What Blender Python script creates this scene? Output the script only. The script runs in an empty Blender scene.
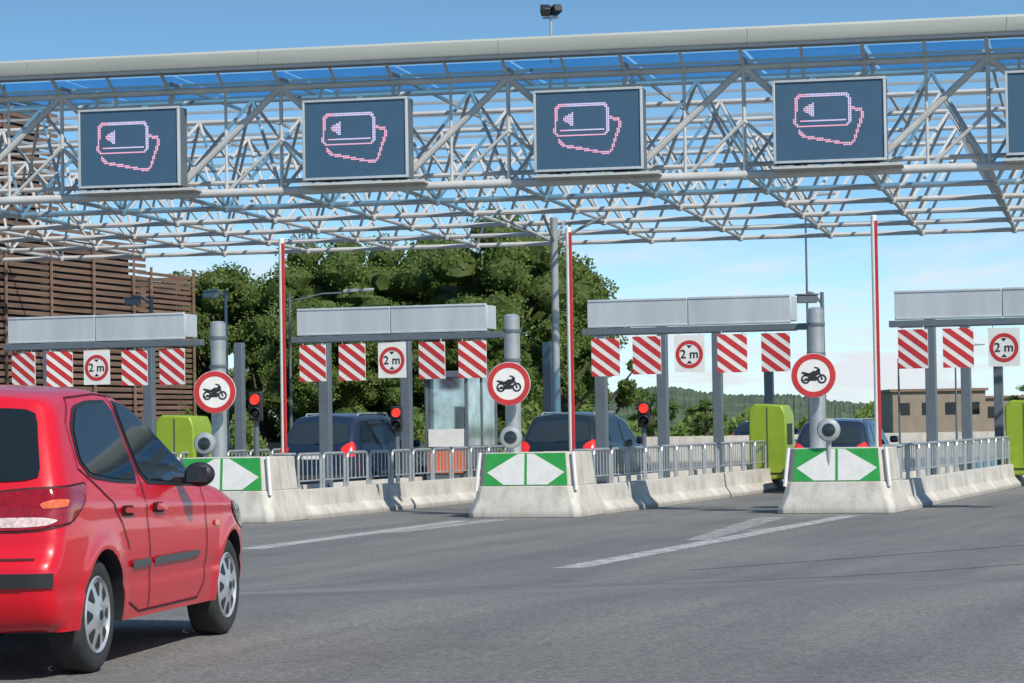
import bpy, bmesh, math, random
import numpy as np
from mathutils import Vector, Matrix
from mathutils.bvhtree import BVHTree
random.seed(4); rng=np.random.default_rng(7)
SC=bpy.context.scene
COL=SC.collection
YAW=math.radians(17.5); cA,kA=math.cos(YAW),math.sin(YAW)
def C(X,D): return (cA*X-kA*D, kA*X+cA*D)      # heading frame -> site frame
def gz(D):
    p=min(1,max(0,(D-18.5)/12)); return 0.43*(1-(3*p*p-2*p**3))
# ------------------------------------------------------------------ materials
def mat(name,col,rough=.6,metal=0,var=0,vs=3,bump=0,bs=40,coat=0,emit=None,es=1,spec=None,col2=None,stretch=None):
    m=bpy.data.materials.new(name); m.use_nodes=True; nt=m.node_tree; N=nt.nodes; L=nt.links
    b=N['Principled BSDF']; b.inputs['Base Color'].default_value=(*col,1); b.inputs['Roughness'].default_value=rough
    b.inputs['Metallic'].default_value=metal; b.inputs['Coat Weight'].default_value=coat; b.inputs['Coat Roughness'].default_value=.04
    if spec is not None: b.inputs['Specular IOR Level'].default_value=spec
    if emit: b.inputs['Emission Color'].default_value=(*emit,1); b.inputs['Emission Strength'].default_value=es
    tc=N.new('ShaderNodeTexCoord')
    src=tc.outputs['Object']
    if stretch:
        mp=N.new('ShaderNodeMapping'); mp.inputs['Scale'].default_value=stretch; L.new(src,mp.inputs[0]); src=mp.outputs[0]
    if var:
        n=N.new('ShaderNodeTexNoise'); n.inputs['Scale'].default_value=vs; n.inputs['Detail'].default_value=6; n.inputs['Roughness'].default_value=.65
        L.new(src,n.inputs['Vector'])
        r=N.new('ShaderNodeValToRGB'); r.color_ramp.elements[0].position=.3; r.color_ramp.elements[1].position=.7
        c2=col2 if col2 else tuple(min(1,x*(1+var)) for x in col)
        r.color_ramp.elements[0].color=(*[x*(1-var) for x in col],1); r.color_ramp.elements[1].color=(*c2,1)
        L.new(n.outputs[0],r.inputs[0]); L.new(r.outputs[0],b.inputs['Base Color'])
    if bump:
        n=N.new('ShaderNodeTexNoise'); n.inputs['Scale'].default_value=bs; n.inputs['Detail'].default_value=4
        L.new(src,n.inputs['Vector'])
        bp=N.new('ShaderNodeBump'); bp.inputs['Strength'].default_value=bump; bp.inputs['Distance'].default_value=.02
        L.new(n.outputs[0],bp.inputs['Height']); L.new(bp.outputs[0],b.inputs['Normal'])
    return m
def asphalt():
    m=bpy.data.materials.new('asphalt'); m.use_nodes=True; nt=m.node_tree; N=nt.nodes; L=nt.links
    b=N['Principled BSDF']; b.inputs['Roughness'].default_value=.88
    tc=N.new('ShaderNodeTexCoord')
    def noise(s,d=4,r=.6,vec=None):
        n=N.new('ShaderNodeTexNoise'); n.inputs['Scale'].default_value=s; n.inputs['Detail'].default_value=d; n.inputs['Roughness'].default_value=r
        L.new(vec or tc.outputs['Object'],n.inputs['Vector']); return n.outputs[0]
    def ramp(src,a,bb,c0,c1):
        r=N.new('ShaderNodeValToRGB'); e=r.color_ramp.elements; e[0].position=a; e[1].position=bb; e[0].color=(*c0,1); e[1].color=(*c1,1); L.new(src,r.inputs[0]); return r.outputs[0]
    def mul(a,c):
        x=N.new('ShaderNodeMix'); x.data_type='RGBA'; x.blend_type='MULTIPLY'; x.inputs[0].default_value=1; L.new(a,x.inputs[6]); L.new(c,x.inputs[7]); return x.outputs[2]
    base=ramp(noise(.16,5),.3,.7,(.145,.142,.136),(.195,.190,.180))
    grain=ramp(noise(26,3,.85),.33,.67,(.55,.55,.56),(1.45,1.45,1.43))
    fine=ramp(noise(110,2,.85),.35,.68,(.5,.5,.5),(1.55,1.55,1.55))
    mp=N.new('ShaderNodeMapping'); mp.inputs['Scale'].default_value=(1.1,.07,1); L.new(tc.outputs['Object'],mp.inputs[0])
    streak=ramp(noise(1,3,.6,mp.outputs[0]),.35,.65,(.82,.82,.83),(1.13,1.13,1.11))
    blot=ramp(noise(.9,4,.7),.30,.45,(.80,.80,.81),(1,1,1))
    c=mul(mul(mul(mul(base,grain),fine),streak),blot)
    L.new(c,b.inputs['Base Color'])
    bp=N.new('ShaderNodeBump'); bp.inputs['Strength'].default_value=.5; bp.inputs['Distance'].default_value=.01
    L.new(noise(70,3,.8),bp.inputs['Height']); L.new(bp.outputs[0],b.inputs['Normal'])
    return m
M={}
M['asphalt']=asphalt()
M['tar']=mat('tar_seal',(.08,.08,.08),.8,var=.2,vs=5)
M['grass']=mat('grass',(.09,.13,.045),.95,var=.4,vs=.6,bump=.6,bs=8)
def worn(name,a,b_):
    m=mat(name,(.66,.65,.62),.8,var=.2,vs=5); nt=m.node_tree;N=nt.nodes;L=nt.links
    n=N.new('ShaderNodeTexNoise'); n.inputs['Scale'].default_value=4; n.inputs['Detail'].default_value=9; n.inputs['Roughness'].default_value=.85
    tc=N.new('ShaderNodeTexCoord'); L.new(tc.outputs['Object'],n.inputs['Vector'])
    r=N.new('ShaderNodeValToRGB'); r.color_ramp.elements[0].position=a; r.color_ramp.elements[1].position=b_; r.color_ramp.elements[1].color=(.8,.8,.8,1); L.new(n.outputs[0],r.inputs[0]); L.new(r.outputs[0],N['Principled BSDF'].inputs['Alpha']); return m
M['worn']=worn('worn_white_paint',.36,.60); M['faded']=worn('faded_white_paint',.40,.68)
def conc():
    m=mat('concrete',(.53,.50,.445),.9,var=.16,vs=2.2,bump=.3,bs=25); nt=m.node_tree;N=nt.nodes;L=nt.links; b=N['Principled BSDF']
    src=b.inputs['Base Color'].links[0].from_socket
    tc=N.new('ShaderNodeTexCoord'); mp=N.new('ShaderNodeMapping'); mp.inputs['Scale'].default_value=(7,7,.8); L.new(tc.outputs['Object'],mp.inputs[0])
    n=N.new('ShaderNodeTexNoise'); n.inputs['Scale'].default_value=1; n.inputs['Detail'].default_value=5; L.new(mp.outputs[0],n.inputs['Vector'])
    r=N.new('ShaderNodeValToRGB'); r.color_ramp.elements[0].position=.32; r.color_ramp.elements[1].position=.52; r.color_ramp.elements[0].color=(.84,.82,.78,1); L.new(n.outputs[0],r.inputs[0])
    x=N.new('ShaderNodeMix'); x.data_type='RGBA'; x.blend_type='MULTIPLY'; x.inputs[0].default_value=1; L.new(src,x.inputs[6]); L.new(r.outputs[0],x.inputs[7])
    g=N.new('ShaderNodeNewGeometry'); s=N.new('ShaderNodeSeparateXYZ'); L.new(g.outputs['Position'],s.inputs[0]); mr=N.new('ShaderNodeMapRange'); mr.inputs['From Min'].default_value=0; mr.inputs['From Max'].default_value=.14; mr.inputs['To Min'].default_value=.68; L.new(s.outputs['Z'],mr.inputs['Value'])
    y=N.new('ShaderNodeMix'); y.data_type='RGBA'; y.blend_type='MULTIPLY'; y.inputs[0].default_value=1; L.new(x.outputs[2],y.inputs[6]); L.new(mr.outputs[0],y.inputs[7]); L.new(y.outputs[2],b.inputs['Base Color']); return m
M['concrete']=conc()
M['steel']=mat('painted_steel',(.52,.515,.495),.45,metal=.0,var=.14,vs=1.5)
M['purlin']=mat('roof_purlin_grey',(.34,.36,.37),.5,var=.1,vs=2)
M['fascia']=mat('weathered_fascia',(.40,.41,.37),.5,var=.14,vs=.5,stretch=(.3,1,3))
M['galv']=mat('galvanised_steel',(.40,.42,.42),.4,metal=.4,var=.15,vs=4)
M['alu']=mat('aluminium_panel',(.50,.53,.54),.38,metal=.2,var=.16,vs=1.2,stretch=(1,1,.25))
M['bluegrey']=mat('bluegrey_paint',(.11,.135,.155),.45,var=.1,vs=3)
M['red']=mat('sign_red',(.50,.03,.03),.5,var=.15,vs=5)
M['white']=mat('sign_white',(.74,.72,.68),.5,var=.08,vs=6)
M['black']=mat('black_plastic',(.018,.018,.02),.5)
M['green']=mat('board_green',(.03,.32,.06),.45,var=.12,vs=4)
M['lime']=mat('lime_paint',(.25,.36,.025),.4,var=.12,vs=3)
M['screen']=mat('matrix_panel',(.045,.100,.165),.5,var=.08,vs=2)
M['led']=mat('lit_diode',(.6,.35,.45),.5,emit=(.95,.40,.58),es=.55)
M['led2']=mat('lit_diode_pale',(.5,.45,.6),.5,emit=(.75,.60,.90),es=.52)
M['redlamp']=mat('red_lamp_lit',(.8,.02,.01),.4,emit=(1,.03,.02),es=1.8)
M['tyre']=mat('tyre_rubber',(.03,.03,.03),.8,var=.3,vs=20)
M['rim']=mat('silver_wheel_cover',(.5,.51,.52),.32,metal=.5)
M['glass']=mat('dark_glass',(.010,.015,.018),.03,spec=.5)
M['glassmid']=mat('tinted_glass',(.025,.035,.042),.05,spec=.5)
M['boothglass']=mat('reflective_glass',(.45,.55,.6),.06,metal=.8,var=.45,vs=1.6)
M['paintred']=mat('red_car_paint',(.60,.003,.014),.34,coat=.75,spec=.35)
M['paintnavy']=mat('navy_car_paint',(.010,.020,.045),.3,coat=.8,spec=.3)
M['painttein']=mat('dark_green_car_paint',(.009,.018,.022),.3,coat=.8,spec=.3)
M['paintblue']=mat('blue_car_paint',(.014,.026,.052),.3,coat=.8,spec=.3)
M['tail']=mat('tail_lens_red',(.24,.001,.004),.05,coat=.8,var=.4,vs=34,emit=(.4,0,.005),es=.12)
M['tailc']=mat('tail_lens_pale',(.70,.52,.50),.1,coat=.6,var=.4,vs=40)
M['tailo']=mat('tail_lens_orange',(.70,.14,.05),.12,coat=.6,var=.3,vs=40)
M['brake']=mat('brake_lens_lit',(.6,.02,.02),.2,emit=(1,.05,.03),es=.3)
M['seam']=mat('seam_dark',(.05,.002,.005),.7)
M['trim']=mat('rubber_trim',(.07,.075,.08),.5)
M['plate']=mat('number_plate',(.7,.7,.66),.4)
M['brown']=mat('brown_timber_slat',(.235,.145,.102),.75,var=.4,vs=1.2,stretch=(1,.3,6))
M['dark']=mat('slat_gap_shade',(.03,.025,.023),.9)  # near-black wall colour, paints in the darkness between the slats
M['tan']=mat('tan_render',(.28,.22,.17),.85,var=.15,vs=1)
M['bark']=mat('bark',(.09,.07,.05),.95,var=.3,vs=8)
M['hill']=mat('hill_cover',(.06,.10,.055),1,var=.6,vs=.06,bump=1,bs=.1,col2=(.115,.155,.085))  # green cover with slight distance haze mixed into the colour
def leafmat(name,a,b_):
    m=bpy.data.materials.new(name); m.use_nodes=True; nt=m.node_tree;N=nt.nodes;L=nt.links
    b=N['Principled BSDF']; b.inputs['Roughness'].default_value=.6; b.inputs['Specular IOR Level'].default_value=.25
    tc=N.new('ShaderNodeTexCoord'); n=N.new('ShaderNodeTexNoise'); n.inputs['Scale'].default_value=.8; n.inputs['Detail'].default_value=5
    L.new(tc.outputs['Object'],n.inputs['Vector']); r=N.new('ShaderNodeValToRGB'); e=r.color_ramp.elements; e[0].position=.33;e[1].position=.66
    e[0].color=(*a,1); e[1].color=(*b_,1); L.new(n.outputs[0],r.inputs[0]); L.new(r.outputs[0],b.inputs['Base Color'])
    t=N.new('ShaderNodeBsdfTranslucent'); L.new(r.outputs[0],t.inputs[0]); mx=N.new('ShaderNodeMixShader'); mx.inputs[0].default_value=.4
    L.new(b.outputs[0],mx.inputs[1]); L.new(t.outputs[0],mx.inputs[2]); L.new(mx.outputs[0],N['Material Output'].inputs[0]); return m
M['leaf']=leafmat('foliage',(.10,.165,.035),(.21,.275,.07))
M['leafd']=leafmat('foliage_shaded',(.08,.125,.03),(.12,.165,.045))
def roofglass():
    m=bpy.data.materials.new('blue_roof_glazing'); m.use_nodes=True; nt=m.node_tree;N=nt.nodes;L=nt.links
    b=N['Principled BSDF']; b.inputs['Base Color'].default_value=(.08,.34,.62,1); b.inputs['Roughness'].default_value=.2
    t=N.new('ShaderNodeBsdfTransparent'); t.inputs[0].default_value=(.45,.74,.93,1); mx=N.new('ShaderNodeMixShader'); mx.inputs[0].default_value=.85
    L.new(b.outputs[0],mx.inputs[1]); L.new(t.outputs[0],mx.inputs[2]); L.new(mx.outputs[0],N['Material Output'].inputs[0]); return m
M['roofglass']=roofglass()
# ------------------------------------------------------------------ mesh builder
class MB:
    def __init__(s): s.v=[];s.f=[];s.m=[]
    def add(s,vs,fs,mi=0):
        o=len(s.v); s.v+= [tuple(p) for p in vs]; s.f+=[tuple(i+o for i in f) for f in fs]; s.m+=[mi]*len(fs)
    def box(s,x,y,z,sx,sy,sz,mi=0,rz=0,rx=0,ry=0):
        R=Matrix.Rotation(rz,3,'Z')@Matrix.Rotation(ry,3,'Y')@Matrix.Rotation(rx,3,'X'); vs=[]
        for a in(-.5,.5):
            for b in(-.5,.5):
                for c in(-.5,.5): vs.append(Vector((x,y,z))+R@Vector((a*sx,b*sy,c*sz)))
        s.add(vs,[(0,1,3,2),(4,6,7,5),(0,4,5,1),(2,3,7,6),(0,2,6,4),(1,5,7,3)],mi)
    def tube(s,p,q,r,n=8,mi=0,r2=None,cap=True):
        p=Vector(p);q=Vector(q);d=(q-p).normalized(); a=d.orthogonal().normalized(); b=d.cross(a); r2=r if r2 is None else r2
        vs=[]
        for P,R in((p,r),(q,r2)):
            for i in range(n):
                t=2*math.pi*i/n; vs.append(P+a*math.cos(t)*R+b*math.sin(t)*R)
        fs=[(i,(i+1)%n,n+(i+1)%n,n+i) for i in range(n)]
        if cap: fs+= [tuple(range(n-1,-1,-1)),tuple(range(n,2*n))]
        s.add(vs,fs,mi)
    def path(s,pts,r,n=8,mi=0):
        for a,b in zip(pts[:-1],pts[1:]): s.tube(a,b,r,n,mi)
    def lathe(s,prof,c=(0,0,0),axis='y',n=32,mi=0):
        c=Vector(c); vs=[];fs=[]
        for (r,a) in prof:
            for i in range(n):
                t=2*math.pi*i/n; u,w=r*math.cos(t),r*math.sin(t)
                vs.append(c+(Vector((u,a,w)) if axis=='y' else Vector((u,w,a))))
        for j in range(len(prof)-1):
            for i in range(n): fs.append((j*n+i,j*n+(i+1)%n,(j+1)*n+(i+1)%n,(j+1)*n+i))
        s.add(vs,fs,mi)
    def prism(s,poly,y0,y1,mi=0,ox=0,oz=0):
        n=len(poly); vs=[(ox+x,y0,oz+z) for x,z in poly]+[(ox+x,y1,oz+z) for x,z in poly]
        s.add(vs,[tuple(range(n)),tuple(range(2*n-1,n-1,-1))]+[(i,i+n,(i+1)%n+n,(i+1)%n) for i in range(n)],mi)
    def loft(s,rings,mi=0,cap=True):
        n=len(rings[0]); vs=[p for r in rings for p in r]; fs=[]
        for j in range(len(rings)-1):
            for i in range(n): fs.append((j*n+i,j*n+(i+1)%n,(j+1)*n+(i+1)%n,(j+1)*n+i))
        if cap: fs+=[tuple(range(n-1,-1,-1)),tuple(range((len(rings)-1)*n,len(rings)*n))]
        s.add(vs,fs,mi)
    def obj(s,name,mats,parent=None,loc=(0,0,0),rz=0,smooth=True,bevel=0,fix=True):
        me=bpy.data.meshes.new(name); me.from_pydata(s.v,[],s.f); me.polygons.foreach_set('material_index',s.m)
        for m in (mats if isinstance(mats,(list,tuple)) else [mats]): me.materials.append(M[m])
        if fix:
            bm=bmesh.new(); bm.from_mesh(me); bmesh.ops.recalc_face_normals(bm,faces=bm.faces); bm.to_mesh(me); bm.free()
        if smooth:
            me.polygons.foreach_set('use_smooth',[True]*len(me.polygons)); me.set_sharp_from_angle(angle=math.radians(38))
        o=bpy.data.objects.new(name,me); COL.objects.link(o); o.location=loc; o.rotation_euler=(0,0,rz)
        if parent: o.parent=parent
        if bevel:
            b=o.modifiers.new('bevel','BEVEL'); b.width=bevel; b.segments=2; b.limit_method='ANGLE'
        return o
def root(name,loc,rz=0,label='',cat='',group=None):
    o=bpy.data.objects.new(name,None); o.empty_display_size=.2; COL.objects.link(o); o.location=loc; o.rotation_euler=(0,0,rz)
    tag(o,label,cat,group); return o
def tag(o,label,cat,group=None,kind=None):
    if label: o['label']=label
    if cat: o['category']=cat
    if group: o['group']=group
    if kind: o['kind']=kind
    return o
def dup(o,loc,rz=None,label=None,parent=None):
    n=o.copy(); COL.objects.link(n)
    if parent is None:
        n.location=loc
        if rz is not None: n.rotation_euler=(0,0,rz)
        if label: n['label']=label
    else: n.parent=parent
    for ch in list(o.children): dup(ch,None,parent=n)
    return n
# ------------------------------------------------------------------ ground
def sheet(name,Xs,Ds,zo,m,kind='structure'):
    vs=[];fs=[]
    for D in Ds:
        for X in Xs:
            u,v=C(X,D); vs.append((u,v,gz(D)+zo))
    n=len(Xs)
    for j in range(len(Ds)-1):
        for i in range(n-1): fs.append((j*n+i,j*n+i+1,(j+1)*n+i+1,(j+1)*n+i))
    b=MB(); b.add(vs,fs); o=b.obj(name,m); tag(o,None,None,kind=kind); return o
Dl=[-60,0,12]+[18.5+i*.5 for i in range(26)]
sheet('ground',[-4000,-400,400,4000],Dl+[60,200,800,6000],0,'grass')
sheet('road',[-70,-20,20,90],Dl+[60,118],.004,'asphalt')
def stripe(p,q,w0,w1,n=14,m='worn',zo=.010,name='road_marking'):
    p=Vector(p);q=Vector(q);d=(q-p).normalized();pr=Vector((d.y,-d.x)); vs=[];fs=[]
    for i in range(n+1):
        t=i/n; c=p+(q-p)*t; w=(w0+(w1-w0)*t)/2
        for s in(-1,1):
            P=c+pr*w*s; u,v=C(P.x,P.y); vs.append((u,v,gz(P.y)+zo))
    for i in range(n): fs.append((2*i,2*i+1,2*i+3,2*i+2))
    b=MB(); b.add(vs,fs); o=b.obj(name,m); tag(o,None,None,kind='structure')
stripe((-3.75,38.2),(-.95,48.2),.40,.34)
stripe((-2.0,43.2),(-.3,48.4),.35,.5,m='faded')
stripe((.62,31.8),(5.9,47.6),.38,.34)
stripe((2.6,38.8),(4.5,47.4),.35,.5,m='faded')
stripe((3.7,41.5),(4.9,44.2),.5,.15,m='faded',zo=.013)
stripe((.3,26),(9.5,34.6),.05,.05,30,'tar',.007,'tar_seam')
stripe((-3.2,20.6),(.3,26),.05,.05,30,'tar',.007,'tar_seam')
stripe((2.0,31.0),(12,41),.04,.05,30,'tar',.007,'tar_seam')
# ------------------------------------------------------------------ islands
NU=[-25.1,-19.87,-14.68,-9.16,-3.7]; NV=[43.6,45.1,47.06,48.3,49.8]
nose=root('island_crash_cushion',(NU[2],NV[2],0),0,'concrete toll island nose with green and white divergence board','island nose','toll island noses')
b=MB()
def rr(w,y0,y1,z): 
    return [(-w,y0+.12,z),(-w+.12,y0,z),(w-.12,y0,z),(w,y0+.12,z),(w,y1,z),(-w,y1,z)]
b.loft([rr(1.09,0,1.7,0),rr(1.08,.0,1.7,.12),rr(.99,.10,1.7,.35),rr(.95,.16,1.7,.58)])
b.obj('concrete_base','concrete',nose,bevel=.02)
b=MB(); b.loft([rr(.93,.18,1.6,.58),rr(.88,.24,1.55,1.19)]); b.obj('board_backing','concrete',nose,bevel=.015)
b=MB()
def fp(x,z,off=.006): return (x,.18+(z-.58)*.06/.61-off,z)
b.add([fp(-.80,.59),fp(.80,.59),fp(.755,1.18),fp(-.755,1.18)],[(0,1,2,3)],0)
for s in(-1,1):
    P=[(.025,.605),(.025,1.17),(.15,1.17),(.74,.83),(.42,.605)]
    n_=len(P); b.add([fp(s*x,z,.010) for x,z in P],[tuple(range(n_)) if s<0 else tuple(range(n_-1,-1,-1))],1)
b.obj('divergence_board',['green','white'],nose,smooth=False)
for s in(-1,1):
    b=MB(); b.tube((s*.96,.2,.5),(s*.89,.26,1.2),.035,8); b.obj('edge_tube','white',nose)
for i in(0,1,3,4): dup(nose,(NU[i],NV[i],0))
wall=MB(); 
prof=[(-.27,0),(-.27,.08),(-.14,.24),(-.10,.55),(.10,.55),(.14,.24),(.27,.08),(.27,0)]
wall.loft([[(x,0.005,z) for x,z in prof],[(x,2.893,z) for x,z in prof]])
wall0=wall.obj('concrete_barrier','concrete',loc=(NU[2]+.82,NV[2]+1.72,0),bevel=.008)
tag(wall0,'low weathered concrete barrier segment edging a toll lane','concrete barrier','concrete barriers along toll islands')
rail=MB()
w,h=1.12,.66
pts=[(0,0,0),(0,0,h-.1),(0,.03,h-.03),(0,.1,h),(0,w-.1,h),(0,w-.03,h-.03),(0,w,h-.1),(0,w,0)]
rail.path(pts,.030,8)
rail.tube((0,.03,.16),(0,w-.03,.16),.016,6)
for i in range(1,5): rail.tube((0,w*i/5,.16),(0,w*i/5,h),.012,6)
rail0=rail.obj('hoop_railing','galv',loc=(NU[2]+.82,NV[2]+1.9,.55))
tag(rail0,'galvanised hoop railing panel on a concrete barrier','railing','hoop railings on the toll islands')
for i in range(5):
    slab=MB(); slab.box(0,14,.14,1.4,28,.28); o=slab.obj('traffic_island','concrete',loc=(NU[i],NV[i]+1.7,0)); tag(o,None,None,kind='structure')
    for j in range(9):
        for s in(-1,1):
            if i==2 and j==0 and s==1: continue
            dup(wall0,(NU[i]+s*.82,NV[i]+1.72+j*2.9,0))
    for j in range(20):
        if (i==2 and j==0) or i==4: continue
        dup(rail0,(NU[i]+.82,NV[i]+1.9+j*1.28,.55),random.uniform(-.015,.015))
# ------------------------------------------------------------------ lane canopies
CL=[-26.45,-20.09,-14.12,-8.23]; CV=49.6
can=root('lane_canopy',(CL[2],CV,0),0,'pale grey box canopy on blue-grey posts over a toll lane','canopy','toll lane canopies')
Wc=3.95
for k,xx in enumerate((Wc*.25,Wc*.75)):
    b=MB(); b.box(xx,.0,3.79,Wc*.5-.012,.06,.54)
    for z in(3.545,4.035): b.box(xx,-.035,z,Wc*.5-.03,.02,.04)
    b.obj('fascia_panel','alu',can,bevel=.008)
b=MB(); b.box(Wc/2,.31,3.80,Wc,.55,.46); b.obj('roof_box','alu',can,bevel=.01)
b=MB(); b.box(Wc/2+.12,.06,3.45,Wc+.45,.2,.12); b.box(Wc/2,.5,3.45,Wc,.12,.12)
b.obj('support_beam','bluegrey',can,bevel=.008)
for y in(2.9,7.9,13.2,19.0):
    b=MB(); b.box(-.56,y,2.0,.22,.22,3.44 if y<3 else 3.76); b.box(-.56,y,.31,.4,.4,.03); b.obj('post','bluegrey',can,bevel=.01)
for i,L_ in((0,'pale grey canopy beside the slatted brown building'),(1,None),(3,None)):
    n=dup(can,(CL[i],CV,0),label=L_)
    if i==3:
        for ch in list(n.children):
            if ch.name.startswith('post'): bpy.data.objects.remove(ch); break
# striped boards
b=MB(); bw,bh=.56,.72
b.box(0,0,-bh/2,bw,.02,bh,0)
def clip(poly,f):
    out=[]
    for i in range(len(poly)):
        a=poly[i];c=poly[(i+1)%len(poly)];fa,fc=f(a),f(c)
        if fa>=0: out.append(a)
        if (fa>=0)!=(fc>=0):
            t=fa/(fa-fc); out.append((a[0]+(c[0]-a[0])*t,a[1]+(c[1]-a[1])*t))
    return out
per=.235
for k in range(-8,9):
    lo=k*per; hi=lo+per*.55
    P=[(-bw/2,-bh),(bw/2,-bh),(bw/2,0),(-bw/2,0)]
    P=clip(P,lambda p:(p[1]+p[0]*.75)-lo) 
    if len(P)>2: P=clip(P,lambda p:hi-(p[1]+p[0]*.75))
    if len(P)>2:
        b.add([(x,-.0125,z) for x,z in P],[tuple(range(len(P)))],1)
        b.add([(x,.0125,z) for x,z in P],[tuple(range(len(P)))],1)
for s in(-.2,.2): b.tube((s,0,0),(s,0,.06),.008,5,0)
board0=b.obj('striped_height_board',['white','red'],smooth=False,fix=False,loc=(CL[2]+.35,CV,3.32))
tag(board0,'red and white striped board hanging from the lane canopy','striped board','hanging striped height boards')
def text_mesh(body,size,name,m,parent,loc):
    cu=bpy.data.curves.new(name,'FONT'); cu.body=body; cu.size=size; cu.align_x='CENTER'; cu.align_y='CENTER'; cu.extrude=.002; cu.offset=size*.012
    t=bpy.data.objects.new('tmp',cu); COL.objects.link(t); bpy.context.view_layer.update()
    me=bpy.data.meshes.new_from_object(t.evaluated_get(bpy.context.evaluated_depsgraph_get())); bpy.data.objects.remove(t)
    me.transform(Matrix.Rotation(math.radians(90),4,'X')); me.materials.clear(); me.materials.append(M[m])
    o=bpy.data.objects.new(name,me); COL.objects.link(o); o.parent=parent; o.location=loc; return o
def disc(b,r,y,mi,n=40,cx=0,cz=0): b.add([(cx+r*math.cos(2*math.pi*i/n),y,cz+r*math.sin(2*math.pi*i/n)) for i in range(n)],[tuple(range(n))],mi)
def ring(b,r0,r1,y,mi,n=40,cx=0,cz=0):
    vs=[(cx+r*math.cos(2*math.pi*i/n),y,cz+r*math.sin(2*math.pi*i/n)) for r in(r0,r1) for i in range(n)]
    b.add(vs,[(i,(i+1)%n,n+(i+1)%n,n+i) for i in range(n)],mi)
hs=root('height_limit_sign',(CL[2]+2.0,CV,3.34),0,'white height limit board with red ring hanging from the canopy','height limit sign','hanging height limit signs')
b=MB(); b.box(0,0,-.35,.58,.02,.70,0); 
for s in(-.2,.2): b.tube((s,0,0),(s,0,.05),.008,5,0)
b.obj('board','white',hs,smooth=False)
b=MB(); ring(b,.195,.265,-.014,0,cz=-.36); b.obj('red_ring','red',hs,smooth=False,fix=False)
text_mesh('2 m',.23,'height_figure','black',hs,(0,-.016,-.36))
for s in(-1,1):
    b=MB(); b.add([(-.055,-.015,-.36+s*.172),(.055,-.015,-.36+s*.172),(0,-.015,-.36+s*.115)],[(0,1,2)]); b.obj('height_arrow','black',hs,smooth=False,fix=False)
for i in range(4):
    for j in range(5):
        x=CL[i]+.33+j*.83
        if j==2:
            if i!=2: dup(hs,(x,CV,3.34+random.uniform(-.02,.02)),random.uniform(-.08,.08))
            else: hs.location.x=x
        elif not(i==2 and j==0): dup(board0,(x,CV+random.uniform(-.02,.02),3.34),random.uniform(-.12,.12))
PU=[-20.39,-14.43,-8.61]
b=MB(); b.tube((0,0,.28),(0,0,5.43),.055,14,0); b.box(.045,-.028,2.86,.05,.05,5.0,1); b.lathe([(0,5.47),(.05,5.46),(.06,5.43)],axis='z',n=14,mi=0); b.box(0,0,.3,.25,.25,.04,0)
po=b.obj('lane_marker_pole',['white','red'],loc=(PU[1],CV-.15,0)); tag(po,'tall slim white pole with red strip beside a toll lane','pole','tall lane marker poles')
for u in(PU[0],PU[2]): dup(po,(u+.05,CV-.15,0))
def thick(u,v):
    r=root('canopy_column',(u,v,0),0,'thick grey cylindrical steel column at the toll island nose','column','thick grey columns')
    b=MB(); b.tube((0,0,.28),(0,0,3.75),.15,24); b.lathe([(0,3.8),(.1,3.79),(.155,3.75)],axis='z',n=24); b.obj('shaft','galv',r)
    b=MB()
    for z in(2.9,3.45): b.lathe([(.16,z),(.175,z),(.175,z+.05),(.16,z+.05)],axis='z',n=24)
    b.box(0,0,.30,.5,.5,.04); b.obj('collar','bluegrey',r); return r
def row(x,v): 
    t=(x-512)/2700; return v*(cA*t-kA)/(kA*t+cA)
c0=thick(row(512,48.6),48.6)
dup(c0,(row(218,48.0),48.0,0)); dup(c0,(row(816,49.4),49.4,0))
ms=root('motorcycle_prohibition_sign',(row(508,48.1),48.1,2.47),math.radians(12),'round red bordered sign banning motorcycles on a grey column','traffic sign','motorcycle prohibition signs')
b=MB(); b.lathe([(0,.0),(.40,.0),(.41,.01),(.41,.025),(0,.025)],n=44,mi=0); b.obj('sign_plate','alu',ms)
b=MB(); disc(b,.405,-.004,1); ring(b,.30,.40,-.008,0); b.obj('sign_face',['red','white'],ms,smooth=False,fix=False)
b=MB(); y=-.012
def ln(p,q,w):
    p=Vector(p);q=Vector(q);d=(q-p).normalized();n=Vector((-d.y,d.x))*w/2
    b.add([(a.x*.40,y,a.y*.40) for a in(p-n,q-n,q+n,p+n)],[(0,1,2,3)],0)
for sx in(-.36,.38): ring(b,.055,.085,y,0,24,sx*.40,-.16*.40); disc(b,.02,y,0,12,sx*.40,-.16*.40)
for P in([(-.2,.10),(0,.22),(.22,.18),(.26,.06),(.05,-.06),(-.15,-.04)],[(-.58,.14),(-.5,.18),(-.18,.10),(-.12,-.02),(-.4,.04)],[(-.16,-.24),(.14,-.24),(.2,-.05),(-.18,-.05)]):
    b.add([(p[0]*.40,y,p[1]*.40) for p in P],[tuple(range(len(P)))],0)
y=-.0135; ln((.38,-.16),(.2,.36),.06); ln((.2,.34),(.04,.38),.05); ln((-.36,-.16),(.0,-.14),.06); ln((-.1,-.22),(-.5,-.2),.045); ln((.14,.2),(.3,.26),.1)
b.obj('motorcycle_symbol','black',ms,smooth=False,fix=False)
b=MB(); b.box(0,.12,0.0,.06,.2,.3); b.obj('bracket','galv',ms)
dup(ms,(row(214,47.5),47.5,2.42),math.radians(13)); dup(ms,(row(813,48.9),48.9,2.52),math.radians(10))
ld=root('round_signal_lamp',(row(509,47.9),47.9,1.47),math.radians(12),'round grey signal lamp drum behind the island nose','signal lamp','round signal lamps')
b=MB(); b.lathe([(0,-.02),(.1,-.03),(.19,0),(.215,.04),(.2,.22),(.12,.3),(0,.31)],n=28); b.obj('housing','galv',ld)
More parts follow.
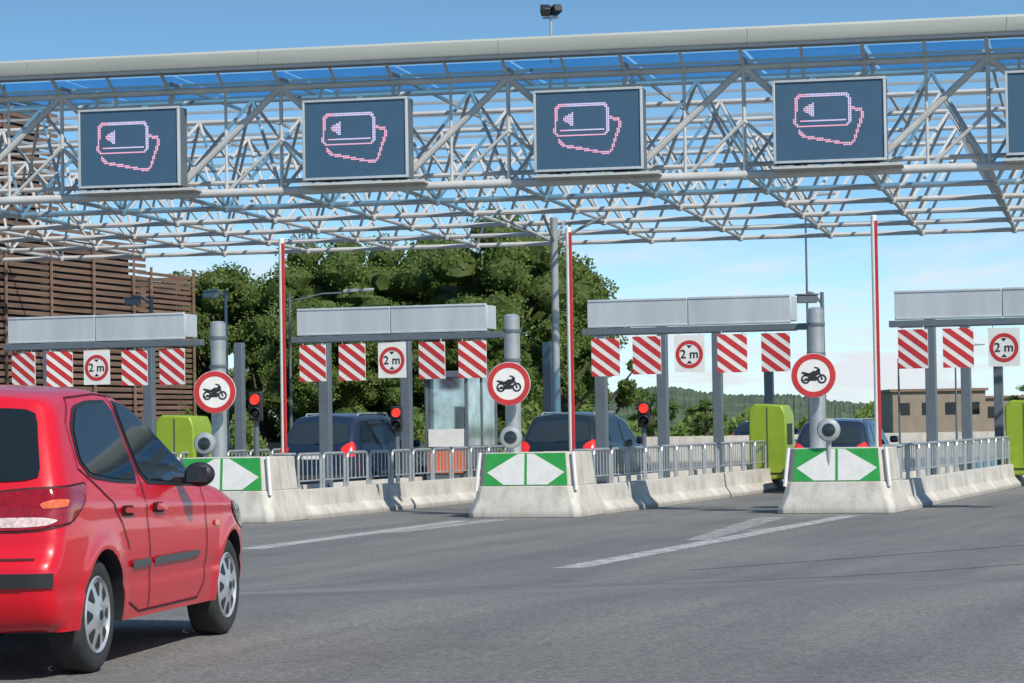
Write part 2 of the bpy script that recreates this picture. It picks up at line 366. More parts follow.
b=MB(); b.lathe([(0,-.055),(.06,-.05),(.12,-.03)],n=24); b.obj('lens','glassmid',ld)
b=MB(); b.tube((0,.15,-1.2),(0,.15,-.15),.05,10); b.obj('stand','galv',ld)
dup(ld,(row(203,47.2),47.2,1.44)); dup(ld,(row(827,48.4),48.4,1.52))
bx=MB(); bx.box(0,0,.45,.32,.3,.9); bx.box(0,0,.92,.36,.34,.05)
b0=bx.obj('control_cabinet','galv',loc=(row(283,48.9),48.9,.28),bevel=.015); tag(b0,'small grey control cabinet on the toll island','cabinet','small grey control cabinets')
dup(b0,(row(583,49.5),49.5,.28)); dup(b0,(row(890,50.2),50.2,.28))
lc=root('payment_terminal',(-13.8,64.5,.28),0,'lime green payment terminal standing on a toll island','payment terminal','lime green payment terminals')
b=MB(); b.prism([(-.46,0),(.46,0),(.46,1.55),(.36,1.8),(-.30,1.84),(-.46,1.70)],-.3,.7); b.obj('casing','lime',lc,bevel=.04)
b=MB(); b.box(.467,.1,1.1,.02,.55,.5); b.obj('screen_panel','black',lc)
b=MB(); b.box(-.05,-.305,.15,.8,.02,.04); b.obj('base_trim','black',lc)
b=MB(); b.box(0,-.305,1.0,.02,.02,1.5); b.obj('panel_joint','trim',lc)
dup(lc,(-24.6,53.9,.20)); dup(lc,(-7.95,67,.28))
tb=root('toll_booth',(-19.95,58.2,.28),0,'toll booth cabin with reflective glass standing on an island','toll booth')
b=MB(); b.box(0,1.1,.05,1.05,2.3,.1); b.box(0,1.1,2.6,1.2,2.5,.14); b.box(0,1.1,.5,1.0,2.2,.8)
for x in(-.48,.48):
    for yy in(.03,1.1,2.17): b.box(x,yy,1.72,.07,.07,1.64)
b.obj('cabin_frame','bluegrey',tb,bevel=.01)
b=MB(); b.box(0,.03,1.72,.88,.02,1.6); b.obj('window','boothglass',tb)
for x,yy in((.48,.56),(.48,1.64),(-.48,.56)):
    b=MB(); b.box(x,yy,1.72,.02,.98,1.6); b.obj('window','boothglass',tb)
b=MB(); b.box(0,-.02,.60,.85,.02,.5); b.obj('notice_panel','tailo',tb)
b=MB(); b.box(0,-.02,1.15,.85,.02,.4); b.obj('notice_panel','white',tb)
tl=root('traffic_light',(-20.4,48.2,.28),math.radians(14),'black traffic light on a grey post showing red','traffic light','red traffic lights')
b=MB(); b.tube((0,0.05,0),(0,.05,1.6),.05,10); b.obj('post','bluegrey',tl)
b=MB(); b.box(0,0,1.86,.25,.2,.56); 
for z in(1.99,1.73): b.lathe([(.10,-.1),(.115,-.1),(.115,-.2),(.10,-.2)],c=(0,0,z),n=20)
b.obj('signal_head','black',tl,bevel=.02)
b=MB(); b.lathe([(0,-.125),(.06,-.12),(.098,-.1)],c=(0,0,1.99),n=20); b.obj('red_lamp','redlamp',tl)
b=MB(); b.lathe([(0,-.125),(.06,-.12),(.098,-.1)],c=(0,0,1.73),n=20); b.obj('unlit_lamp','glass',tl)
dup(tl,(-20.35,56.0,.02),math.radians(14)); dup(tl,(-14.65,55.7,0.02),math.radians(14))
# ------------------------------------------------------------------ gantry
GR=math.radians(5.5); GO=C(0,66)
def G(s,y=0,z=0):
    return (GO[0]+s*math.cos(GR)-y*math.sin(GR), GO[1]+s*math.sin(GR)+y*math.cos(GR), z)
gan=root('toll_plaza_roof',(*GO,0),GR,'long pale grey steel space frame roof over the toll lanes','toll plaza roof')
b=MB(); dx_=2.9; xs=[-26.1+dx_*i for i in range(19)]; dy_=4.4; ys=[dy_*j for j in range(6)]; zb,zt=7.62,10.2
for y in ys: b.tube((-27,y,zb),(27,y,zb),.075,8)
for x in xs: b.tube((x,0,zb),(x,22,zb),.055,8)
tys=[y+dy_/2 for y in ys[:-1]]
for y in tys: b.tube((-26,y,zt),(26,y,zt),.065,8)
for x in xs:
    for y in ys:
        b.lathe([(0,zb-.13),(.10,zb-.09),(.13,zb),(.10,zb+.09),(0,zb+.13)],c=(x,y,0),axis='z',n=8)
        for dx in(-dx_/2,dx_/2):
            for dy in(-dy_/2,dy_/2):
                X,Y=x+dx,y+dy
                if abs(X)<25.5 and 0<Y<21: b.tube((x,y,zb),(X,Y,zt),.046,6,cap=False)
b.obj('space_frame','steel',gan,fix=False)
b=MB()
b.tube((-27,0,10.22),(27,0,10.22),.09,10); b.tube((-27,-.02,zb),(27,-.02,zb),.11,10); b.tube((-27,.7,zb+.32),(27,.7,zb+.32),.06,8)
for i,x in enumerate(xs[:-1]):
    if i%2==0: b.tube((x,0,zb),(x+2.9,0,10.22),.085,8); b.tube((x+1.45,-.02,zb),(x+2.9,-.02,8.92),.045,8)
    else: b.tube((x+2.9,0,zb),(x,0,10.22),.085,8); b.tube((x+1.45,-.02,zb),(x,-.02,8.92),.045,8)
    b.tube((x+1.45,.02,zb),(x+1.45,.02,10.22),.04,8)
    b.tube((x,0,zb),(x,0,10.22),.05,8); b.tube((x,0,10.22),(x,-.75,10.62),.05,6); b.tube((x+1.45,0,10.22),(x+1.45,-.75,10.62),.04,6)
b.obj('front_truss','steel',gan,fix=False)
b=MB()
b.loft([[(x,-.97,10.66),(x,-1.0,10.70),(x,-1.0,11.0),(x,-.95,11.06),(x,.1,11.10),(x,.1,10.66)] for x in(-27.3,27.3)])
b.obj('fascia','fascia',gan)
for i in range(9):
    b=MB(); b.box(-24.2+6.05*i,-1.004,10.85,.02,.012,.30); b.obj('fascia_joint','galv',gan)
b=MB(); b.box(0,-.82,10.615,54.4,.3,.08); b.obj('fascia_edge','bluegrey',gan)
b=MB()
for y in np.arange(1.1,22,2.9): b.box(0,y,10.52,54,.06,.07)
for x in np.arange(-26.1,26.2,2.9): b.box(x,10.9,10.43,.07,21.8,.08)
b.obj('roof_purlin','purlin',gan,fix=False)
b=MB(); 
for i in range(18): b.box(-24.65+2.9*i,3.0,10.66,2.8,5.2,.02)
b.obj('roof_glazing','roofglass',gan)
for s in(-25.5,-1.06,23.4):
    b=MB(); b.tube((s,11,0),(s,11,7.6),.11,16); b.box(s,11,.05,.6,.6,.1)
    for dx,dy in((-1.45,0),(1.45,0),(0,1.6),(0,-1.6)): b.tube((s,11,6.9),(s+dx,11+dy,7.6),.045,8)
    b.obj('column','galv',gan)
ms2=root('lane_message_sign',G(1.912+.2,-.72,7.79),GR,'dark matrix sign showing pink card payment symbols, on the roof truss','message sign','lane message signs')
W2,H2=2.67,1.98
b=MB(); b.box(0,.30,H2/2,W2-.02,.58,H2-.02,1)
for z in(.03,H2-.03): b.box(0,0,z,W2,.1,.06,0)
for x in(-W2/2+.03,W2/2-.03): b.box(x,0,H2/2,.06,.1,H2-.12,0)
b.obj('frame',['alu','bluegrey'],ms2,bevel=.008)
b=MB(); b.box(0,.00,H2/2,W2-.12,.03,H2-.12); b.obj('display_panel','screen',ms2,smooth=False)
b=MB(); b.box(.16,.40,-.09,W2+.4,.8,.06); b.obj('mounting_tray','steel',ms2)
for x in(-1,1):
    b=MB(); b.tube((x,.3,H2),(x,.7,2.43),.04,6); b.obj('hanger','steel',ms2)
def px(x,y): return ((x-590)/40.5,(132-y)/41.0)
seg1=[];seg2=[]
def poly(L_,pts,close=False):
    P=[px(*p) for p in pts]
    if close: P.append(P[0])
    for a,c in zip(P[:-1],P[1:]): L_.append((a,c))
poly(seg1,[(562,107),(606,107),(609,110),(609,134),(606,137),(560,137),(557,134),(559,110)],True)
poly(seg1,[(566,121),(574,116),(574,126)],True); poly(seg1,[(570,121),(573,121)])
poly(seg2,[(612,121),(620,123),(622,127),(613,153),(609,156),(565,147),(561,142)])
def dist(p,s):
    a=Vector(s[0]);c=Vector(s[1]);d=c-a;t=max(0,min(1,(p-a).dot(d)/d.length_squared)); return (p-a-d*t).length
b=MB(); pit=.042
for i in range(-31,32):
    for j in range(-23,24):
        p=Vector((i*pit,j*pit)); d1=min(dist(p,s) for s in seg1); d2=min(dist(p,s) for s in seg2)
        th=.036
        if min(d1,d2)<th or (abs(p.y-(132-131.5)/41)<.021 and px(562,0)[0]<p.x<px(606,0)[0]):
            mi=0 if (d2<d1 or i<-12 or j<-2) else 1
            b.box(p.x,-.018,H2/2+p.y,.031,.012,.031,mi)
b.obj('card_symbol',['led','led2'],ms2,smooth=False,fix=False)
for s in(-9.77,-3.92,7.69,13.12): dup(ms2,G(s+.22,-.72,7.79))
fl=root('roof_floodlight',G(1.0,.5,11.1),GR,'dark twin floodlight on a short mast above the roof','floodlight')
b=MB(); b.tube((0,0,-.5),(0,0,.62),.035,8); b.tube((-.2,0,.62),(.2,0,.62),.03,8); b.obj('mast','galv',fl)
b=MB(); b.box(-.12,-.05,.80,.24,.3,.22,rx=.5,rz=.3); b.box(.13,-.02,.80,.22,.3,.2,rx=-.3,rz=.7); b.lathe([(0,.90),(.1,.90),(.13,.84),(0,.84)],axis='z',n=14); b.obj('lamp_head','black',fl,bevel=.03)
def mast(name,x,D,h,arm,label,cat,r=.06,cam=True):
    X=(x-512)/2700*D; rt=root(name,(*C(X,D),0),YAW,label,cat)
    b=MB(); b.tube((0,0,0),(0,0,h),r,10,r2=r*.7); b.path([(0,0,h-.25),(arm*.6,0,h-.02),(arm,0,h)],r*.5,8); b.box(0,0,.03,.3,.3,.06); b.obj('pole','bluegrey',rt)
    b=MB()
    if cam: b.box(arm,0,h-.15,.42,.2,.16); b.box(arm,0,h-.05,.5,.24,.03)
    else: b.loft([[(arm-.0*1,-.1,h),(arm,.1,h),(arm,.1,h+.1),(arm,-.1,h+.1)],[(arm+.9,-.14,h+.05),(arm+.9,.14,h+.05),(arm+.9,.14,h+.12),(arm+.9,-.14,h+.12)]])
    b.obj('camera' if cam else 'lamp_head','galv' if not cam else 'bluegrey',rt,bevel=.01); return rt
mast('camera_mast',823,58,4.45,-.32,'slim dark mast carrying a surveillance camera','camera mast')
mast('street_lamp',808,95,9.6,.3,'tall slim street lamp behind the toll lanes','street lamp',.05,False)
mast('camera_mast',226,75,5.6,-.4,'slim dark mast carrying a camera near the trees','camera mast')
mast('street_lamp',290,80,5.7,1.6,'street lamp with a long horizontal arm near trees','street lamp',.05,False)
mast('camera_mast',152,72,5.3,-.5,'slim mast with camera in front of the slatted building','camera mast')
mast('street_lamp',898,85,3.6,.3,'low street lamp beyond the toll lanes','street lamp',.04,False)
mast('street_lamp',955,110,4.6,.3,'low street lamp beyond the toll lanes','street lamp',.05,False)
# ------------------------------------------------------------------ slatted building
bd=root('slatted_building',(-45,60,0),0,'brown timber slatted building beside the toll plaza','building')
b=MB()
b.box(-6.5,13.9,6.7,12,27.8,13.4); b.box(-6.6,31.6,4.4,12,7.4,8.8); b.box(-6.9,37.9,3.8,12,4.8,7.7)
b.obj('wall','dark',bd)
def slats(x,y0,y1,z0,z1,st,hh):
    b=MB(); z=z0
    while z<z1: b.box(x,(y0+y1)/2,z,.06,y1-y0,hh,ry=.25); z+=st
    b.obj('slat_screen','brown',bd,fix=False)
slats(.12,0,28,.4,13.6,.24,.14); slats(.06,28.1,35.4,.4,9.1,.24,.14); slats(-.3,35.5,40.5,.3,8.0,.21,.125)
b=MB(); z=.3
while z<8: b.box(-6.3,40.5,z,11.8,.06,.125); z+=.21
b.obj('end_slat_screen','brown',bd,fix=False)
for y in np.arange(0,36,3.4):
    hh=13.8 if y<28 else 9.2
    b=MB(); b.box(.25,y,hh/2,.07,.07,hh); b.obj('frame_post','brown',bd,fix=False)
for y in(36.4,40.4):
    b=MB(); b.box(-.15,y,4.05,.08,.08,8.1); b.obj('frame_post','brown',bd,fix=False)
# ------------------------------------------------------------------ trees
def tree_mesh(seed,h,r,nc=90,per=400,leaf=.155):
    g=np.random.default_rng(seed); cz=h*.56; rz=h*.45
    cs=[]
    while len(cs)<nc:
        p=g.uniform(-1,1,3); d=np.linalg.norm(p)
        if .5<d<1: cs.append((p[0]*r,p[1]*r,cz+p[2]*rz))
    cs=np.array(cs)
    cen=[]
    for c in cs:
        cr=g.uniform(.14,.25)*r+.15; n=per
        d=g.normal(size=(n,3)); d/=np.linalg.norm(d,axis=1)[:,None]; rad=cr*g.uniform(.6,1.1,(n,1))
        cen.append(c+d*rad*[1,1,.75])
    cen=np.concatenate(cen); n=len(cen)
    a=g.normal(size=(n,3)); a/=np.linalg.norm(a,axis=1)[:,None]; t=g.normal(size=(n,3)); bb=np.cross(a,t); bb/=np.linalg.norm(bb,axis=1)[:,None]
    s=(leaf*g.uniform(.6,1.1,(n,1)))
    q=np.stack([cen-a*s*.5,cen+bb*s*.4,cen+a*s*.6,cen-bb*s*.4],1).reshape(-1,3)
    me=bpy.data.meshes.new('crown'); me.from_pydata(q.tolist(),[],[(4*i,4*i+1,4*i+2,4*i+3) for i in range(n)]); me.materials.append(M['leaf'])
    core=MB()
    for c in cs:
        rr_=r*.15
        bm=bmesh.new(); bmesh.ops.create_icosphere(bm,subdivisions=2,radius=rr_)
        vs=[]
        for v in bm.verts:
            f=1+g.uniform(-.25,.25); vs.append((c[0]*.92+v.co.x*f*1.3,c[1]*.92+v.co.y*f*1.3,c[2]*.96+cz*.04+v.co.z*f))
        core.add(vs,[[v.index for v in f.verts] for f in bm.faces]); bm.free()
    tk=MB(); tk.tube((0,0,-.2),(.1,0,h*.35),.28,10,r2=.2); tk.tube((.1,0,h*.35),(0,.1,h*.8),.2,8,r2=.06)
    for k in range(9):
        c=cs[g.integers(len(cs))]; tk.tube((.08,0,h*g.uniform(.22,.5)),tuple(c),.09,6,r2=.025)
    return me,core,tk
def make_tree(seed,h,r,loc,label,nc=90,per=400):
    me,core,tk=tree_mesh(seed,h,r,nc,per)
    rt=root('broadleaf_tree',loc,0,label,'tree','trees behind the toll plaza')
    o=bpy.data.objects.new('crown',me); COL.objects.link(o); o.parent=rt
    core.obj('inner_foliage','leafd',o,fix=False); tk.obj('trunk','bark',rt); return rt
T1=make_tree(1,9.9,4.2,(0,0,0),'large dense broadleaf tree with mid green crown')
T2=make_tree(2,9.0,3.4,(0,0,0),'dense broadleaf tree with rounded green crown')
T3=make_tree(3,5.4,1.8,(0,0,0),'small sparse broadleaf tree at the wood edge',26,170)
def tp(x,D): return (*C((x-512)/2700*D,D),0)
T1.location=tp(345,120); T2.location=tp(212,122); T3.location=tp(602,118)
for k,(T,x,D,s) in enumerate([(T1,425,124,1.02),(T1,498,120,1.04),(T2,536,126,1.14),(T1,395,134,1.02),(T1,460,135,1.05),(T2,160,128,1.0),(T2,405,114,.76),(T2,320,113,.74),(T2,470,113,.76),(T3,262,118,1.0),(T3,560,114,1.1)]):
    n=dup(T,tp(x,D),k*1.3); n.scale=(s,s,s*(1+.05*math.sin(k*2)))
for x,D,s in((650,230,.8),(705,260,.7),(1032,240,.8)):
    n=dup(T3,tp(x,D),x*.1,'small distant broadleaf tree beyond the road'); n.scale=(s*1.6,s*1.6,s)
g=np.random.default_rng(11); V=[];F=[]
def scrub(x0,x1,D0,D1,n,hgt,leaf):
    for i in range(n):
        x=g.uniform(x0,x1); D=g.uniform(D0,D1); u,v,_=tp(x,D); hh=hgt*(.7+.3*math.sin(x*.11)+.2*math.sin(x*.037)); z=g.uniform(0,1)*hh
        a=Vector(g.normal(size=3)).normalized(); bb=a.orthogonal().normalized(); s=leaf*g.uniform(.6,1.2); c=Vector((u,v,z)); o=len(V)
        V.extend([tuple(c-a*s),tuple(c+bb*s*.7),tuple(c+a*s),tuple(c-bb*s*.7)]); F.append((o,o+1,o+2,o+3))
scrub(150,640,108,112,12000,2.3,.13)
scrub(560,1150,290,330,12000,3.2,.4)
b=MB(); b.add(V,F); o=b.obj('hedge','leaf',smooth=False,fix=False); tag(o,'dark green scrub and hedge beyond the road','hedge',kind='stuff')
def hill(name,D,zf,x0=-1500,x1=2600,n=700):
    b=MB(); vs=[];fs=[]; gg=np.random.default_rng(5)
    for i in range(n+1):
        x=x0+(x1-x0)*i/n; z=zf(x)
        for k,(dd,f) in enumerate(((0,0),(60,.45),(140,.8),(240,1),(500,.6))):
            u,v,_=tp(x,D+dd); vs.append((u,v,z*f+gg.uniform(-.9,.9)*(k>0) -2*(k==0)))
    for i in range(n):
        for k in range(4): fs.append((i*5+k,(i+1)*5+k,(i+1)*5+k+1,i*5+k+1))
    b.add(vs,fs); o=b.obj(name,'hill'); tag(o,None,None,kind='structure')
hill('hill',1400,lambda x: 10+12.5*math.exp(-((x-645)/100)**2)+5*math.exp(-((x-790)/80)**2)+.8*math.sin(x*.05)+5*math.exp(-((x-1050)/90)**2),300,1500)
def building(x,D,w,h,label):
    rt=root('office_building',tp(x,D),YAW,label,'building')
    b=MB(); b.box(0,4,h/2,w,8,h); b.obj('wall','tan',rt)
    b=MB(); b.box(0,4,h+.12,w+.5,8.5,.24); b.obj('roof','brown',rt)
    n=int(w/1.8)
    for i in range(n):
        b=MB(); xx=-w/2+(i+.5)*w/n; b.box(xx,-.03,h*.62,1.0,.05,1.1); b.obj('window','glass',rt)
building(938,250,8.6,4.2,'low tan office building with dark windows')
building(1015,270,7,3.6,'low tan building near a tree')
b=MB(); b.box(0,0,.55,60,.3,1.1); 
o=b.obj('boundary_wall','concrete',loc=tp(900,116),rz=YAW); tag(o,'pale concrete boundary wall beyond the toll lanes','wall')
# ------------------------------------------------------------------ cars
def chaik(P,n=2):
    P=[Vector(p) for p in P]
    for _ in range(n):
        Q=[P[0]]
        for a,c in zip(P[:-1],P[1:]): Q+= [a*.75+c*.25,a*.25+c*.75]
        Q.append(P[-1]); P=Q
    return P
def chaikc(P,n=2):
    P=[Vector(p) for p in P]
    for _ in range(n):
        Q=[]
        for i in range(len(P)):
            a=P[i];c=P[(i+1)%len(P)]; Q+= [a*.86+c*.14,a*.14+c*.86]
        P=Q
    return P
def resamp(P,ts):
    P=np.array([tuple(p) for p in P]); d=np.r_[0,np.cumsum(np.linalg.norm(np.diff(P,axis=0),axis=1))]; d/=d[-1]
    return np.stack([np.interp(ts,d,P[:,k]) for k in range(2)],1)
class Car:
    def __init__(s,name,sp,loc,rz,label,cat='car',group=None):
        s.sp=sp; s.root=root(name,loc,rz,label,cat,group); sx,sz=sp['sx'],sp['sz']; S=lambda L_:[(x*sx,z*sz) for x,z in L_]
        s.S=S; W=sp['W']; nx,nt=110,44
        f=lambda n:(lambda u:.45*u+.55*(.5-.5*np.cos(np.pi*u)))(np.linspace(0,1,n))
        a,t=f(nx),f(nt)
        B=resamp(S([sp['rear'][0],sp['front'][0]]),a); T=resamp(chaik(S(sp['top']),3),a); Lf=resamp(chaik(S(sp['rear'])),t); Rt=resamp(chaik(S(sp['front'])),t)
        P=np.zeros((nx,nt,2))
        for i in range(nx):
            for j in range(nt):
                u,v=a[i],t[j]
                P[i,j]=(1-v)*B[i]+v*T[i]+(1-u)*Lf[j]+u*Rt[j]-((1-u)*(1-v)*B[0]+u*(1-v)*B[-1]+(1-u)*v*T[0]+u*v*T[-1])
        bd=np.concatenate([Lf,T[1:],Rt[::-1][1:]])
        A0,A1=bd[:-1],bd[1:]; dd=A1-A0; l2=(dd**2).sum(1)+1e-12
        Lx=max(p[0] for p in sp['front'])*sx; s.L=Lx
        def width(x,z):
            p=np.array([x,z]); tt=np.clip(((p-A0)*dd).sum(1)/l2,0,1); d=np.sqrt((((A0+dd*tt[:,None])-p)**2).sum(1)).min()
            w=W
            q=max(0,(.55-x)/.55); w-=.055*q*q
            q=max(0,(x-(Lx-1.0))/1.0); w-=.15*q*q
            belt=sp['belt'](x)*sz
            k=z-belt
            tum=sp['tum']*max(0,k) if k>0 else 0
            sh=1/(1+math.exp(-k/.015)); w-=.03*sh+tum
            zc=.58*sz; w-=.09*max(0,(zc-z)/zc)**2+.03*max(0,(z-zc)/(belt-zc))**2*(1-sh)
            w+=.012*math.exp(-((z-(belt-.09))/.028)**2)
            w-=.009*math.exp(-((z-.44*sz)/.03)**2)
            for ax in sp['ax']:
                dr=math.hypot(x-ax*sx,z-sp['wr'])-(sp['wr']+.06)
                w+=.014*math.exp(-(dr/.05)**2)
            r=sp['r']*(1 if z>.75*sz else .75)
            if d<r: w-=r*(1-math.sqrt(max(0,1-(1-d/r)**2)))
            return w
        verts=[];idx={}
        for sgn in(1,-1):
            for i in range(nx):
                for j in range(nt):
                    x,z=P[i,j]; idx[(sgn,i,j)]=len(verts); verts.append((x,sgn*(width(x,z) if sgn==1 else abs(verts[idx[(1,i,j)]][1])),z))
        faces=[]
        for sgn in(1,-1):
            for i in range(nx-1):
                for j in range(nt-1):
                    faces.append([idx[(sgn,i,j)],idx[(sgn,i+1,j)],idx[(sgn,i+1,j+1)],idx[(sgn,i,j+1)]])
        loop=[(0,j) for j in range(nt)]+[(i,nt-1) for i in range(1,nx)]+[(nx-1,j) for j in range(nt-2,-1,-1)]+[(i,0) for i in range(nx-2,0,-1)]
        K=14; n=len(loop); rows=[]
        for k in range(n):
            i,j=loop[k]; p=P[i,j]; pa=P[loop[k-1]]; pb=P[loop[(k+1)%n]]; tg=pb-pa; nn=np.array([-tg[1],tg[0]]); nn=nn/(np.linalg.norm(nn)+1e-9)
            yb=verts[idx[(1,i,j)]][1]
            if j==0 and 0<i<nx-1: bul=0
            else:
                bul=.03 if j==nt-1 else (.045 if i==0 else .10)
                if j==nt-1: 
                    if i<6: bul=.045-.015*i/6
                    if i>nx-24: bul=.03+.07*(i-(nx-24))/23
                if j==0: bul=.0
                elif j<5 and i in(0,nx-1): bul*=j/5
            r_=[idx[(1,i,j)]]
            for q in range(1,K):
                f_=1-2*q/K; off=bul*(1-f_*f_); verts.append((p[0]+nn[0]*off,f_*yb,p[1]+nn[1]*off)); r_.append(len(verts)-1)
            r_.append(idx[(-1,i,j)]); rows.append(r_)
        for k in range(n):
            a_,b_=rows[k],rows[(k+1)%n]
            for q in range(K): faces.append([a_[q],b_[q],b_[q+1],a_[q+1]])
        mb=MB(); mb.v=verts; mb.f=[tuple(f_) for f_ in faces]; mb.m=[0]*len(faces)
        body=mb.obj('body',[sp['paint'],'black'],s.root)
        cut=MB(); 
        for ax in sp['ax']:
            for sgn in(1,-1):
                cut.tube((ax*sx,sgn*(W-.30),sp['wr']+.0),(ax*sx,sgn*(W+.2),sp['wr']),sp['wr']+.045,40,1)
        co=cut.obj('cutter',[sp['paint'],'black'],s.root)
        md=body.modifiers.new('b','BOOLEAN'); md.operation='DIFFERENCE'; md.object=co; md.solver='EXACT'
        bpy.context.view_layer.update(); dg=bpy.context.evaluated_depsgraph_get()
        me=bpy.data.meshes.new_from_object(body.evaluated_get(dg)); body.modifiers.clear(); body.data=me
        bpy.data.objects.remove(co)
        me.polygons.foreach_set('use_smooth',[True]*len(me.polygons)); me.set_sharp_from_angle(angle=math.radians(40))
        s.body=body; s.bvh=BVHTree.FromPolygons([v.co.copy() for v in me.vertices],[list(p.vertices) for p in me.polygons])
    def proj(s,a,b_,view,off):
        if view=='R': o,d=Vector((a,-4,b_)),Vector((0,1,0))
        elif view=='L': o,d=Vector((a,4,b_)),Vector((0,-1,0))
        elif view=='B': o,d=Vector((-4,a,b_)),Vector((1,0,0))
        elif view=='F': o,d=Vector((8,a,b_)),Vector((-1,0,0))
        else:
            sg=view[1]; k=.7071; cx,cy=.06,sg*(s.sp['W']-.06)
            o=Vector((cx+k*a,cy+sg*k*a,b_)); d=Vector((k,-sg*k,0)); o=o-d*3
        h=s.bvh.ray_cast(o,d)
        if h[0] is None: h=s.bvh.find_nearest(o+d*3.5)
        n=h[1]
        if n.dot(d)>0: n=-n
        return h[0]+n*off*.6-d*off*.4
    def patch(s,name,poly_,view,m,off=.006,parent=None,sm=2,step=.05,scale=True,label=None):
        P=[tuple(p) for p in poly_]
        if view in('R','L'): P=s.S(P)
        else: P=[(x,z*s.sp['sz']) for x,z in P]
        if sm: P=[tuple(p) for p in chaikc(P,sm)]
        bm=bmesh.new(); vs=[bm.verts.new((x,0,z)) for x,z in P]; fc=bm.faces.new(vs); bmesh.ops.triangulate(bm,faces=[fc])
        x0,x1=min(p[0] for p in P),max(p[0] for p in P); z0,z1=min(p[1] for p in P),max(p[1] for p in P)
        for ax,(lo,hi) in((0,(x0,x1)),(2,(z0,z1))):
            c=lo+step
            while c<hi:
                co=[0,0,0];no=[0,0,0];co[ax]=c;no[ax]=1
                bmesh.ops.bisect_plane(bm,geom=list(bm.verts)+list(bm.edges)+list(bm.faces),plane_co=co,plane_no=no); c+=step
        for v in bm.verts: v.co=s.proj(v.co.x,v.co.z,view,off)
        bmesh.ops.recalc_face_normals(bm,faces=bm.faces)
        me=bpy.data.meshes.new(name); bm.to_mesh(me); bm.free(); me.materials.append(M[m]); me.polygons.foreach_set('use_smooth',[True]*len(me.polygons))
        o=bpy.data.objects.new(name,me); COL.objects.link(o); o.parent=parent or s.root
        if label: o['label']=label
        return o
    def line(s,name,pts,view,m,w=.009,off=.004,close=False):
        if view in('R','L'): pts=s.S(pts)
        else: pts=[(x,z*s.sp['sz']) for x,z in pts]
        P=[Vector(p) for p in pts]
        Q=[]
        for a,c in zip(P[:-1],P[1:]):
            n=max(1,int((c-a).length/.04)); Q+=[a+(c-a)*i/n for i in range(n)]
        Q.append(P[-1]); vs=[];fs=[]
        for i,q in enumerate(Q):
            d=(Q[min(i+1,len(Q)-1)]-Q[max(i-1,0)]).normalized(); nn=Vector((-d.y,d.x))*w/2
            for sg in(-1,1):
                p=q+nn*sg; vs.append(s.proj(p.x,p.y,view,off))
        for i in range(len(Q)-1): fs.append((2*i,2*i+1,2*i+3,2*i+2))
        b=MB(); b.add(vs,fs); return b.obj(name,m,s.root)
    def wheels(s,cover=True):
        sp=s.sp; wr=sp['wr']; tw=.185
        for ax in sp['ax']:
            for sg in(-1,1):
                cx=ax*sp['sx']; yo=sg*(sp['W']-.05)
                r=bpy.data.objects.new('wheel',None); COL.objects.link(r); r.parent=s.root; r.location=(cx,yo,wr)
                b=MB(); Y=lambda a:-sg*a
                b.lathe([(wr*.64,Y(.01)),(wr*.72,Y(-.008)),(wr*.88,Y(-.012)),(wr*.95,Y(.0)),(wr*.99,Y(.02)),(wr,Y(.04)),(wr,Y(tw-.04)),(wr*.97,Y(tw-.01)),(wr*.85,Y(tw)),(wr*.6,Y(tw-.01))],n=48)
                b.obj('tyre','tyre',r)
                b=MB(); R0=wr*.68
                b.lathe([(R0,Y(-.004)),(R0*.96,Y(-.012)),(R0*.90,Y(.004)),(R0*.72,Y(-.004)),(R0*.45,Y(-.014)),(R0*.25,Y(-.016)),(R0*.2,Y(-.024)),(0,Y(-.026))],n=48,mi=0)
                ns=8
                for k in range(ns):
                    t0=2*math.pi*k/ns; vs=[]
                    for (rr_,dt) in((.84,-.22),(.86,-.1),(.86,.12),(.84,.22),(.52,.13),(.47,.0),(.50,-.10)):
                        yy=-.0145 if rr_<.6 else -.0065
                        vs.append((R0*rr_*math.cos(t0+dt),Y(yy),R0*rr_*math.sin(t0+dt)))
                    b.add(vs,[tuple(range(7))],1)
                b.lathe([(R0*.13,Y(-.0275)),(R0*.13,Y(-.03)),(0,Y(-.031))],n=16,mi=1)
                b.obj('wheel_cover',['rim','black'],r,fix=False)
redspec=dict(sx=1.05,sz=1.045,W=.85,r=.10,tum=.36,wr=.302,ax=(.67,3.11),paint='paintred',
  rear=[(.16,.24),(.06,.27),(.0,.38),(-.01,.50),(-.005,.57),(.05,.615),(.07,.66),(.09,.78),(.11,.90),(.14,.97),(.24,1.16),(.34,1.32),(.37,1.375)],
  top=[(.37,1.375),(.50,1.415),(.9,1.438),(1.25,1.44),(1.55,1.415),(1.78,1.365),(1.98,1.27),(2.28,1.115),(2.58,.975),(2.80,.915),(3.15,.865),(3.5,.775),(3.68,.68)],
  front=[(3.70,.22),(3.80,.28),(3.835,.42),(3.80,.54),(3.76,.62),(3.68,.68)],belt=lambda x:.955-.03*x)
HX,HD=-2.21,14.25; ph=math.radians(90+17.5-9.3)
wr_=Vector((.67*1.05,-.80)); u,v=C(HX,HD)
lx=u-(math.cos(ph)*wr_.x-math.sin(ph)*wr_.y); ly=v-(math.sin(ph)*wr_.x+math.cos(ph)*wr_.y)
rc=Car('red_hatchback_car',redspec,(lx,ly,.434),ph,'glossy red five door hatchback approaching the toll lanes')
